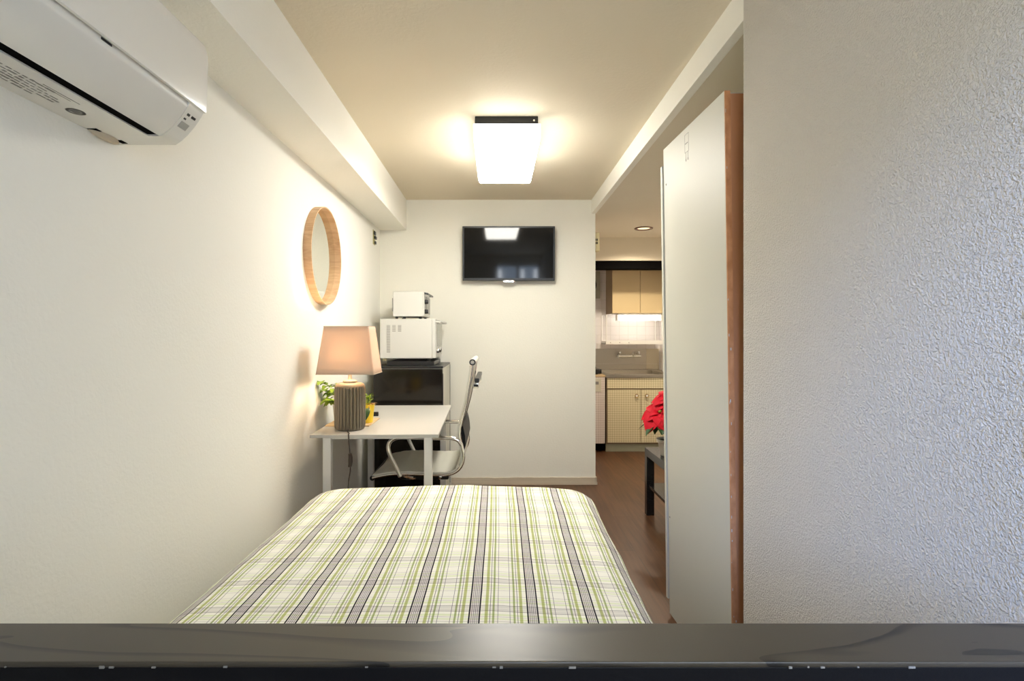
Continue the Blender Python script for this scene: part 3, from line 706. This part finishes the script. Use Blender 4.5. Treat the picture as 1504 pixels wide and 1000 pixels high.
for sx in (-.16, .15):
    for sy in (-.19, .19):
        b = new(); lathe(b, [(0, 0), (.014, 0), (.016, .021), (0, .021)], (sx, sy, 0), 14); obj('foot', b, CREAMBOX if sy < 0 and sx < 0 else BLACK, Mw)
To = thing('toaster_oven', 'small white toaster oven with black knobs on top of the microwave', 'toaster oven', (-0.634, 4.075, 1.315), (0, 0, R(0)))
b = new(); box(b, -0.108, 0.108, -0.17, 0.17, 0.018, 0.198, 0.006, 2); obj('housing', b, WHITE_PL, To)
b = new(); box(b, 0.108, 0.116, -0.168, 0.168, 0.020, 0.196, 0.003); fp = obj('front_panel', b, WHITE_PL, To)
b = new(); box(b, 0.116, 0.119, -0.07, 0.16, 0.045, 0.165, 0.001); obj('door_window', b, mat('smoked_glass', (0.02, 0.02, 0.018, 1), 0.1), fp)
b = new(); tube(b, [(0.112, -0.155, 0.187), (0.134, -0.150, 0.183), (0.140, -0.13, 0.181), (0.140, 0.12, 0.181), (0.134, 0.14, 0.183), (0.112, 0.15, 0.187)], 0.007, 8, 3)
obj('handle', b, BLACK, fp)
for zk in (0.125, 0.055):
    b = new(); lathe(b, [(0, .026), (.013, .025), (.016, .020), (.017, .006), (.017, 0), (0, 0)], (0.116, -0.125, zk), 20, mat=Matrix.Rotation(R(90), 4, 'Y')); obj('knob', b, BLACK, fp)
b = new(); box(b, -0.113, -0.108, -0.172, -0.150, 0.055, 0.150, 0.001); obj('rear_spacer', b, GREY, To)
for sx in (-.085, -.03, .085):
    for sy in (-.14, .14):
        if sx == -.03 and sy > 0: continue
        b = new(); lathe(b, [(0, 0), (.010, 0), (.011, .020), (0, .020)], (sx, sy, 0), 12); obj('foot', b, BLACK, To)

# ------------------------------------------------------------------ office chair (faces the left wall)
CYN, CYF, CXC = 2.935, 3.465, -0.40
def q(px, py): return ((px - 729) * CYN / F - CXC, H - (py - 492) * CYN / F)
Ch = thing('office_chair', 'white sling office chair with chrome arm loops at the desk', 'chair', (CXC, 3.2, 0))
hw = (CYF - CYN) / 2
rail = [q(*p) for p in ((547, 702), (560, 699), (576, 696.5), (600, 696), (630, 697), (655, 697), (668, 693.5), (677, 685), (681, 672), (679, 657), (675.5, 643), (675.5, 630), (679, 615), (685, 592), (690, 565), (693, 545), (694, 532))]
arm = [q(*p) for p in ((677.5, 652), (673, 646), (664, 643), (648, 642.5), (620, 642), (595, 641.5), (582, 642.5), (574, 647.5), (571, 656), (573, 666), (580, 681), (588.5, 699))]
for s in (-1, 1):
    b = new(); tube(b, [(x, s * hw, z) for x, z in rail], 0.0085, 12, 5); obj('side_rail', b, CHROME, Ch)
    b = new(); tube(b, [(x, s * (hw + 0.012), z) for x, z in arm], 0.0115, 12, 5); obj('armrest', b, CHROME, Ch)
def sling(path, lo, hi, ribs_):
    P = smooth_path([(x, 0, z) for x, z in path], 8)
    L_ = [0]
    for a, c in zip(P, P[1:]): L_.append(L_[-1] + (c - a).length)
    pr = []
    for i, p in enumerate(P):
        if L_[i] < lo * L_[-1] or L_[i] > hi * L_[-1]: continue
        d = (P[min(i + 1, len(P) - 1)] - P[max(i - 1, 0)]).normalized(); nrm = Vector((-d.z, 0, d.x))
        pr.append((p, nrm, L_[i]))
    bm = new(); A_, B_ = [], []
    for p, nrm, l in pr:
        e = 0.010 + 0.0020 * abs(math.sin(l * ribs_))
        A_.append(p + nrm * (e + .004)); B_.append(p - nrm * .002)
    rows = []
    for yy in (-hw - .004, -hw + .03, 0, hw - .03, hw + .004):
        sag = -0.004 if abs(yy) < .2 else 0
        rows.append([bm.verts.new((v.x, yy, v.z + sag)) for v in A_] + [bm.verts.new((v.x, yy, v.z + sag)) for v in B_[::-1]])
    n_ = len(rows[0])
    for r0, r1 in zip(rows, rows[1:]):
        for k in range(n_): bm.faces.new((r0[k], r0[(k + 1) % n_], r1[(k + 1) % n_], r1[k]))
    for rw in (rows[0], rows[-1]):
        for k in range(len(A_) - 1): bm.faces.new((rw[k], rw[k + 1], rw[n_ - 2 - k], rw[n_ - 1 - k]))
    return bm
obj('seat', sling(rail, 0.0, 0.44, 55), LEATHER, Ch)
obj('backrest', sling(rail, 0.46, 0.985, 55), LEATHER, Ch)
tx, tz = rail[-1]
b = new(); tube(b, [(tx, -hw - .006, tz), (tx, hw + .006, tz)], 0.017, 16, smooth=False); tr = obj('top_roll', b, LEATHER, Ch)
for s in (-1, 1):
    b = new(); lathe(b, [(0.0105, .004), (.0165, .004), (.0175, 0), (.0105, 0)], (tx, s * (hw + .005), tz), 20, mat=Matrix.Rotation(R(-90 * s), 4, 'X')); obj('roll_ring', b, BLACK, tr)
fx, fz = rail[0]
b = new(); tube(b, [(fx, -hw - .004, fz), (fx, hw + .004, fz)], 0.014, 14, smooth=False); obj('front_rod', b, BLACK, Ch)
bx_, bz_ = q(698, 563)
b = new(); box(b, bx_ - .004, bx_ + .022, -hw - .01, hw + .01, bz_ + .006, bz_ + .028, .004); bb = obj('back_brace', b, BLACK, Ch)
b = new(); box(b, bx_ - .012, bx_ + .020, -hw - .012, -hw + .02, bz_ - .026, bz_ + .004, .005); obj('brace_clamp', b, CHROME, bb)
b = new(); box(b, bx_ - .012, bx_ + .020, hw - .02, hw + .012, bz_ - .026, bz_ + .004, .005); obj('brace_clamp', b, CHROME, bb)
sx_, sz_ = q(680, 645)
b = new(); prism(b, [(sx_ - .002, sz_ + .075), (sx_ + .010, sz_ + .02), (sx_ + .014, sz_ - .03), (sx_ + .008, sz_ - .06), (sx_ - .006, sz_ - .03), (sx_ - .012, sz_ + .05)], -hw + .01, hw - .01); obj('lumbar_plate', b, BLACKWOOD, Ch)
b = new(); box(b, -0.15, 0.13, -0.10, 0.10, 0.375, 0.42, .01); obj('tilt_mechanism', b, BLACK, Ch)
b = new()
for s in (-1, 1): tube(b, [(-.10, s * hw, .444), (-.06, s * .15, .40), (-.06, 0, .39)], .010, 8); tube(b, [(.10, s * hw, .444), (.08, s * .15, .40), (.08, 0, .39)], .010, 8)
obj('seat_bracket', b, CHROME, Ch)
b = new(); lathe(b, [(0, .08), (.030, .08), (.030, .22), (.018, .222), (.018, .375), (0, .375)], (-.01, 0, 0), 24); obj('gas_column', b, BLACK, Ch)
for k in range(5):
    a = 2 * PI * k / 5 + .3; c_, s_ = math.cos(a), math.sin(a)
    b = new(); tube(b, [(-.01 + c_ * .02, s_ * .02, .11), (-.01 + c_ * .14, s_ * .14, .098), (-.01 + c_ * .25, s_ * .25, .075)], lambda t: .022 - .008 * t, 10); lg = obj('base_leg', b, CHROME, Ch)
    b = new(); tube(b, [(-.01 + c_ * .25 - s_ * .018, s_ * .25 + c_ * .018, .026), (-.01 + c_ * .25 + s_ * .018, s_ * .25 - c_ * .018, .026)], .026, 18, smooth=False)
    tube(b, [(-.01 + c_ * .25, s_ * .25, .03), (-.01 + c_ * .25, s_ * .25, .08)], .008, 8, smooth=False); obj('caster', b, BLACK, lg)

# ------------------------------------------------------------------ low black table and poinsettia
TB = thing('side_table', 'low black side table with a lower shelf behind the wardrobe', 'table', (1.0, 3.67, 0))
b = new(); box(b, 0, 0.55, -0.90, 0, 0.394, 0.444, 0.001); obj('tabletop', b, BLACKBROWN, TB)
for lx in (0, 0.5):
    for ly in (-0.90, -0.05):
        b = new(); box(b, lx, lx + .05, ly, ly + .05, 0, 0.394, .001); obj('leg', b, BLACKBROWN, TB)
b = new(); box(b, 0.012, 0.538, -0.888, -0.012, 0.188, 0.206, 0.001); obj('shelf', b, BLACKBROWN, TB)
PO = thing('poinsettia', 'red poinsettia in a white pot on the low black table', 'plant', (1.085, 3.42, 0.444))
b = new(); lathe(b, [(0, 0), (.048, 0), (.052, .004), (.068, .082), (.076, .086), (.078, .104), (.071, .104), (.068, .090), (0, .088)], seg=48); obj('pot', b, POTWHITE, PO)
b = new(); lathe(b, [(0, .092), (.066, .09), (.066, .08), (0, .08)], seg=24); obj('soil', b, SOIL, PO)
rp_ = random.Random(5); heads = [((-.075, -.06, .275), 1.15), ((.07, .02, .285), 1.0), ((-.01, .09, .26), 1.0), ((-.01, -.02, .345), .95)]
BUD = mat('yellow_green_bud', (0.45, 0.40, 0.06, 1), .5)
for (hx_, hy_, hz_), s in heads:
    b = new(); tube(b, [(hx_ * .15, hy_ * .15, .085), (hx_ * .5, hy_ * .5, .085 + (hz_ - .085) * .55), (hx_, hy_, hz_)], .004, 8)
    st = obj('stem', b, LEAFD, PO)
    b = new()
    for k in range(7):
        a = 2 * PI * k / 7 + rp_.uniform(-.25, .25); l_ = rp_.uniform(.085, .115) * s
        bs = Vector((hx_ + math.cos(a) * .01, hy_ + math.sin(a) * .01, hz_ - .05))
        leaf(b, bs, bs + Vector((math.cos(a) * l_, math.sin(a) * l_, -rp_.uniform(.05, .10))), .052 * s, .012)
    obj('leaves', b, LEAFD, st, smooth=80)
    b = new()
    nn = Vector((hx_ * 3.5 - .15, hy_ * 2 - .45, .75)).normalized(); uu = nn.orthogonal().normalized(); vv = nn.cross(uu)
    for lay, (cnt, l0, dz) in enumerate(((7, .120, -.012), (6, .095, .010), (5, .06, .025))):
        for k in range(cnt):
            a = 2 * PI * k / cnt + lay * .45 + rp_.uniform(-.2, .2); l_ = l0 * s * rp_.uniform(.85, 1.12)
            dr_ = uu * math.cos(a) + vv * math.sin(a); bs = Vector((hx_, hy_, hz_)) + dr_ * .006
            leaf(b, bs, bs + dr_ * l_ + nn * (dz + rp_.uniform(-.03, .012)), l_ * .72, .016, normal=nn)
    obj('bracts', b, REDB, st, smooth=80)
    b = new(); lathe(b, [(0, -.004), (.010, -.001), (.013, .006), (.008, .012), (.004, .010), (0, .014)], (hx_, hy_, hz_ + .006), 10)
    obj('flower_center', b, BUD, st)

# ------------------------------------------------------------------ passage: downlight and the box on the wall end
DL = thing('recessed_downlight', 'round copper-rimmed recessed downlight in the passage ceiling', 'downlight', (1.347, 4.98, ZLOW))
b = new(); lathe(b, [(.058, .0), (.082, .0), (.084, -.004), (.078, -.009), (.060, -.006), (.056, -.001), (.058, .0)], seg=40); obj('rim', b, COPPER, DL)
b = new(); lathe(b, [(0, -.003), (.045, -.003), (.057, -.001), (.057, .002), (0, .002)], seg=32); obj('bulb', b, DOWN, DL)
WB = thing('wall_box', 'narrow cream box with dark marks on the end of the far wall', 'box', (0.797, 4.43, 1.955))
b = new(); box(b, 0, 0.038, -0.028, 0.04, -0.075, 0.075, 0.003); obj('casing', b, CREAMBOX, WB)
b = new()
for r_ in range(2):
    for c_ in range(2): box(b, 0.006 + c_ * .010, 0.013 + c_ * .010, -0.0288, -0.027, 0.006 - r_ * .026, 0.024 - r_ * .026)
obj('marks', b, BLACK, WB)

# ------------------------------------------------------------------ kitchen
YKF = 5.57
SK = thing('sink_cabinet', 'yellow lattice-patterned sink cabinet with two doors', 'cabinet', (1.128, YKF, 0))
wS = XK - 0.004 - 1.128
b = new(); box(b, 0, wS, 0.016, 0.615, 0.085, 0.765); obj('carcass', b, CABS, SK)
b = new(); box(b, 0.006, wS - .002, 0, 0.016, 0.655, 0.762, .001); obj('apron_panel', b, CABF, SK)
for k, (a0, a1) in enumerate(((0.010, 0.349), (0.354, 0.700))):
    b = new(); box(b, a0, a1, 0, 0.016, 0.10, 0.640, .001); d = obj('door', b, CABF, SK)
    b = new(); kx = 0.305 if k == 0 else 0.410
    lathe(b, [(.012, .012), (.018, .016), (.020, .010), (.016, 0), (.011, 0), (.012, .012)], (kx, 0, 0.580), 24, mat=Matrix.Rotation(R(90), 4, 'X')); kn = obj('knob', b, GOLD, d)
    b = new(); lathe(b, [(0, .013), (.012, .012), (.012, 0), (0, 0)], (kx, 0, 0.580), 20, mat=Matrix.Rotation(R(90), 4, 'X')); obj('knob_inset', b, POTWHITE, kn)
b = new(); box(b, 0.0, wS, 0.045, 0.060, 0, 0.085); obj('kickboard_or_gap_shade', b, KICK, SK)
WT = thing('sink_worktop', 'stainless steel sink top above the lattice cabinet', 'worktop', (1.128, YKF, 0.765))
b = new()
box(b, -0.012, wS, -0.012, 0.07, 0.0, 0.031, .003); box(b, -0.012, wS, 0.52, 0.618, 0.0, 0.045, .003); box(b, -0.012, 0.05, 0.07, 0.52, 0.0, 0.031); box(b, 0.62, wS, 0.07, 0.52, 0.0, 0.031)
obj('steel_top', b, STEEL, WT)
b = new(); box(b, 0.052, 0.618, 0.072, 0.518, 0.002, 0.006); box(b, 0.05, 0.054, 0.07, 0.52, 0.0, 0.03); box(b, 0.616, 0.62, 0.07, 0.52, 0.0, 0.03); obj('basin', b, STEEL, WT)
b = new(); box(b, 0.60, 0.612, 0.08, 0.51, 0.031, 0.045, .002); obj('drain_lip', b, STEEL, WT)
b = new(); box(b, 0.51, 1.705, YK - 0.006, YK, 0.875, 1.045); box(b, 0.51, 1.705, YK - 0.006, YK, 0.81, 0.872)
bs_ = struct('trim_4', b, STEEL, 'brushed steel backsplash behind the tap', 'backsplash')
b = new(); box(b, 1.706, 1.85, YK - 0.006, YK, 0.875, 1.045); box(b, 1.706, 1.85, YK - 0.006, YK, 0.81, 0.872)
o = struct('trim_5', b, BEIGET, 'beige tiled strip right of the steel backsplash', 'backsplash')
FA = thing('tap', 'chrome wall-mounted mixer tap over the sink', 'tap', (1.50, YK - 0.006, 0.965))
b = new(); tube(b, [(-.125, -.06, 0), (.125, -.06, 0)], .018, 14, smooth=False)
for s in (-1, 1): tube(b, [(s * .105, 0, 0), (s * .105, -.06, 0)], .012, 12, smooth=False); lathe(b, [(0, .006), (.026, .004), (.028, 0), (0, 0)], (s * .105, 0, 0), 20, mat=Matrix.Rotation(R(90), 4, 'X'))
obj('body', b, CHROME, FA)
for s in (-1, 1):
    b = new(); lathe(b, [(0, .045), (.012, .043), (.016, .03), (.014, .01), (.010, 0), (0, 0)], (s * .105, -.06, .010), 10); obj('handle', b, CHROME, FA)
b = new(); tube(b, [(.04, -.07, 0), (.035, -.11, .02), (.02, -.16, .045), (.0, -.21, .040), (-.005, -.235, .015)], .009, 12); obj('spout', b, CHROME, FA)
SC = thing('stove_cabinet', 'narrow pinkish lattice-patterned cabinet left of the sink cabinet', 'cabinet', (0.66, YKF, 0))
b = new(); box(b, 0, 0.452, 0.012, 0.61, 0.09, 0.77); obj('carcass', b, CABS, SC)
b = new(); box(b, 0.002, 0.450, -0.004, 0.012, 0.092, 0.772, .001); obj('door', b, CABP, SC)
b = new(); box(b, -0.002, 0.456, -0.008, 0.61, 0.772, 0.79, .002); obj('top_edge', b, mat('worn_tan_edge', (0.50, 0.36, 0.2, 1), .5), SC)
b = new(); box(b, 0.28, 0.412, -0.008, -0.004, 0.620, 0.755, .001); pl_ = obj('control_plate', b, mat('pale_control_plate', (0.58, 0.55, 0.43, 1), .5), SC)
b = new(); box(b, 0.30, 0.385, -0.010, -0.007, 0.695, 0.725, .001); obj('control_window', b, GREY, pl_)
b = new(); box(b, 0.0, 0.45, 0.10, 0.12, 0, 0.09); obj('kickboard_or_gap_shade', b, VOID, SC)  # no board under this cabinet: black strip painted as the shade of the gap
GS = thing('gas_burner', 'black gas burner standing on the narrow cabinet', 'burner', (0.87, 5.86, 0.79))
b = new(); box(b, -0.19, 0.225, -0.20, 0.20, 0.008, 0.055, .006); obj('body', b, BLACK, GS)
for sx in (-.15, .18):
    for sy in (-.16, .16):
        b = new(); lathe(b, [(0, 0), (.012, 0), (.012, .008), (0, .008)], (sx, sy, 0), 10); obj('foot', b, BLACK, GS)
for cx_ in (-.08, .12):
    b = new(); lathe(b, [(.02, .055), (.04, .055), (.042, .066), (.03, .07), (.02, .066), (.02, .055)], (cx_, 0, 0), 20); obj('burner_ring', b, STEEL, GS)
    b = new()
    for k in range(2):
        a = PI / 2 * k + .785; c_, s_ = math.cos(a), math.sin(a)
        tube(b, [(cx_ - .095 * c_, -.095 * s_, .055), (cx_ - .09 * c_, -.09 * s_, .082), (cx_ + .09 * c_, .09 * s_, .082), (cx_ + .095 * c_, .095 * s_, .055)], .004, 6, smooth=False)
    obj('pan_support', b, BLACK, GS)
UC = thing('wall_cabinet', 'tan two-door cabinet hanging above the kitchen sink', 'cabinet', (1.246, 5.85, 1.434))
wU = XK - 0.004 - 1.246
b = new(); box(b, 0, wU, 0.016, 0.345, 0, 0.60); obj('carcass', b, CABS, UC)
for a0, a1 in ((0.001, 0.297), (0.301, wU - .001)):
    b = new(); box(b, a0, a1, 0, 0.016, 0.002, 0.598, .001); obj('door', b, CABU, UC)
TL = thing('tube_light', 'lit fluorescent tube under the kitchen wall cabinet', 'light', (1.545, 5.90, 1.434))
b = new(); box(b, -0.242, 0.242, -0.03, 0.05, -0.018, 0, .003); box(b, -0.245, -0.228, -0.03, 0.05, -0.08, 0, .004); box(b, 0.228, 0.245, -0.03, 0.05, -0.08, 0, .004); obj('housing', b, POTWHITE, TL)
b = new(); box(b, -0.227, 0.227, -0.026, 0.046, -0.075, -0.019, .010, 3); obj('tube', b, TUBE, TL)
DR = thing('dish_rack', 'white hanging dish rack under the kitchen wall cabinet', 'rack', (1.19, 5.93, 1.10))
b = new(); box(b, 0, 0.62, -0.01, 0.24, 0, 0.010, .002); box(b, 0, 0.62, -0.016, -0.008, 0, 0.042, .002); box(b, 0, 0.62, 0.235, 0.243, 0, 0.03, .002); box(b, 0, 0.008, -0.01, 0.24, 0, 0.035, .002); obj('tray', b, SHELFW, DR)
for xx in (0.006, 0.612):
    for yy in (-0.012, 0.238):
        ex = 0.065 if xx < .1 else 0.645
        b = new(); tube(b, [(xx, yy, 0.02), (xx, yy, 0.322), (ex, yy, 0.3265)], .006, 8, smooth=False); obj('hanger', b, SHELFW, DR)
for k in range(3):
    b = new(); lathe(b, [(0, .002), (.005, .001), (.005, 0), (0, 0)], (.05 + k * .10, -.016, .018), 10, mat=Matrix.Rotation(R(90), 4, 'X')); obj('rivet', b, GREY, DR)
EF = thing('exhaust_fan', 'grey square exhaust fan high on the kitchen tile wall', 'fan', (1.023, YK, 1.768))
b = new(); n_ = 32
for k in range(n_):   # square plate with a round opening
    a0, a1 = 2 * PI * k / n_, 2 * PI * (k + 1) / n_
    def sq(a):
        c, s = math.cos(a), math.sin(a); m_ = 0.153 / max(abs(c), abs(s)); return (c * m_, s * m_)
    r_ = .115
    P4 = [(r_ * math.cos(a0), r_ * math.sin(a0)), (r_ * math.cos(a1), r_ * math.sin(a1)), sq(a1), sq(a0)]
    for yy in (-.03,): b.faces.new([b.verts.new((x, yy, z)) for x, z in P4])
    b.faces.new([b.verts.new((P4[0][0], -.03, P4[0][1])), b.verts.new((P4[1][0], -.03, P4[1][1])), b.verts.new((P4[1][0], -.002, P4[1][1])), b.verts.new((P4[0][0], -.002, P4[0][1]))])
    b.faces.new([b.verts.new((P4[3][0], -.03, P4[3][1])), b.verts.new((P4[2][0], -.03, P4[2][1])), b.verts.new((P4[2][0], 0, P4[2][1])), b.verts.new((P4[3][0], 0, P4[3][1]))])
bmesh.ops.remove_doubles(b, verts=b.verts[:], dist=1e-5); obj('frame', b, mat('grey_green_enamel', (0.42, 0.40, 0.30, 1), .5), EF)
b = new(); lathe(b, [(0, .003), (.115, .003), (.115, .001), (0, .001)], (0, 0, 0), 32, mat=Matrix.Rotation(R(90), 4, 'X')); obj('opening', b, VOID, EF)
for k in range(4):
    a = PI / 2 * k + .4; b = new()
    leaf(b, (.01 * math.cos(a), -.015, .01 * math.sin(a)), (.105 * math.cos(a), -.012, .105 * math.sin(a)), .07, .004, normal=Vector((.3, -1, .2))); obj('blade', b, BLACK, EF, solid=.001)
b = new(); lathe(b, [(0, .026), (.018, .024), (.020, .004), (0, .004)], (0, 0, 0), 20, mat=Matrix.Rotation(R(90), 4, 'X')); obj('hub', b, BLACK, EF)

# ------------------------------------------------------------------ light
w = bpy.data.worlds.new('sky'); S.world = w; w.use_nodes = True
bg = w.node_tree.nodes['Background']; bg.inputs['Color'].default_value = (0.62, 0.78, 1.0, 1); bg.inputs['Strength'].default_value = 1.2
def light(name, kind, loc, energy, color, **kw):
    d = bpy.data.lights.new(name, kind); d.energy = energy; d.color = color
    for k, v in kw.items(): setattr(d, k, v)
    o = bpy.data.objects.new(name, d); COL.objects.link(o); o.location = loc; return o
# overcast daylight arriving through the window behind the viewer
o = light('window_daylight', 'AREA', ((WX0 + WX1) / 2, YR - 0.14, (WZ0 + WZ1) / 2), 3.6, (0.56, 0.73, 1.0), shape='RECTANGLE', size=WX1 - WX0, size_y=WZ1 - WZ0)
o.rotation_euler = (R(90), 0, 0); o.rotation_euler = Vector((0, 1, 0)).to_track_quat('-Z', 'Y').to_euler()
o = light('bright_sky_patch', 'SUN', (-1, -3, 3), 2.5, (0.30, 0.47, 1.0), angle=R(17))
o.rotation_euler = Vector((0.35, 1, -0.44)).to_track_quat('-Z', 'Y').to_euler()

for sx in (0.06, 0.44, 0.66):      # brighter slits where the daylight comes straight in
    o = light('window_gap_daylight', 'AREA', (sx, YR - 0.135, 1.5), 1.3, (0.94, 0.97, 1.0), shape='RECTANGLE', size=0.06, size_y=1.1)
    o.rotation_euler = Vector((0, 1, 0)).to_track_quat('-Z', 'Y').to_euler()

o = light('downlight_lamp', 'SPOT', (1.347, 4.98, ZLOW - 0.012), 42, (1.0, 0.86, 0.66), spot_size=R(150), spot_blend=0.6, shadow_soft_size=0.05)

# ------------------------------------------------------------------ camera
cam = bpy.data.cameras.new('camera'); co = bpy.data.objects.new('camera', cam); COL.objects.link(co)
co.location = (0, 0, H); co.rotation_euler = (R(90), 0, 0)
cam.sensor_width = 36; cam.lens = F / 1504 * 36; cam.clip_start = 0.02
cam.shift_x = 23 / 1504; cam.shift_y = -8 / 1504
S.camera = co
S.view_settings.view_transform = 'Standard'; S.view_settings.look = 'None'
S.view_settings.gamma = 1; S.view_settings.exposure = 1.37
S.cycles.use_denoising = True
S.cycles.max_bounces = 12; S.cycles.diffuse_bounces = 8; S.cycles.sample_clamp_indirect = 6
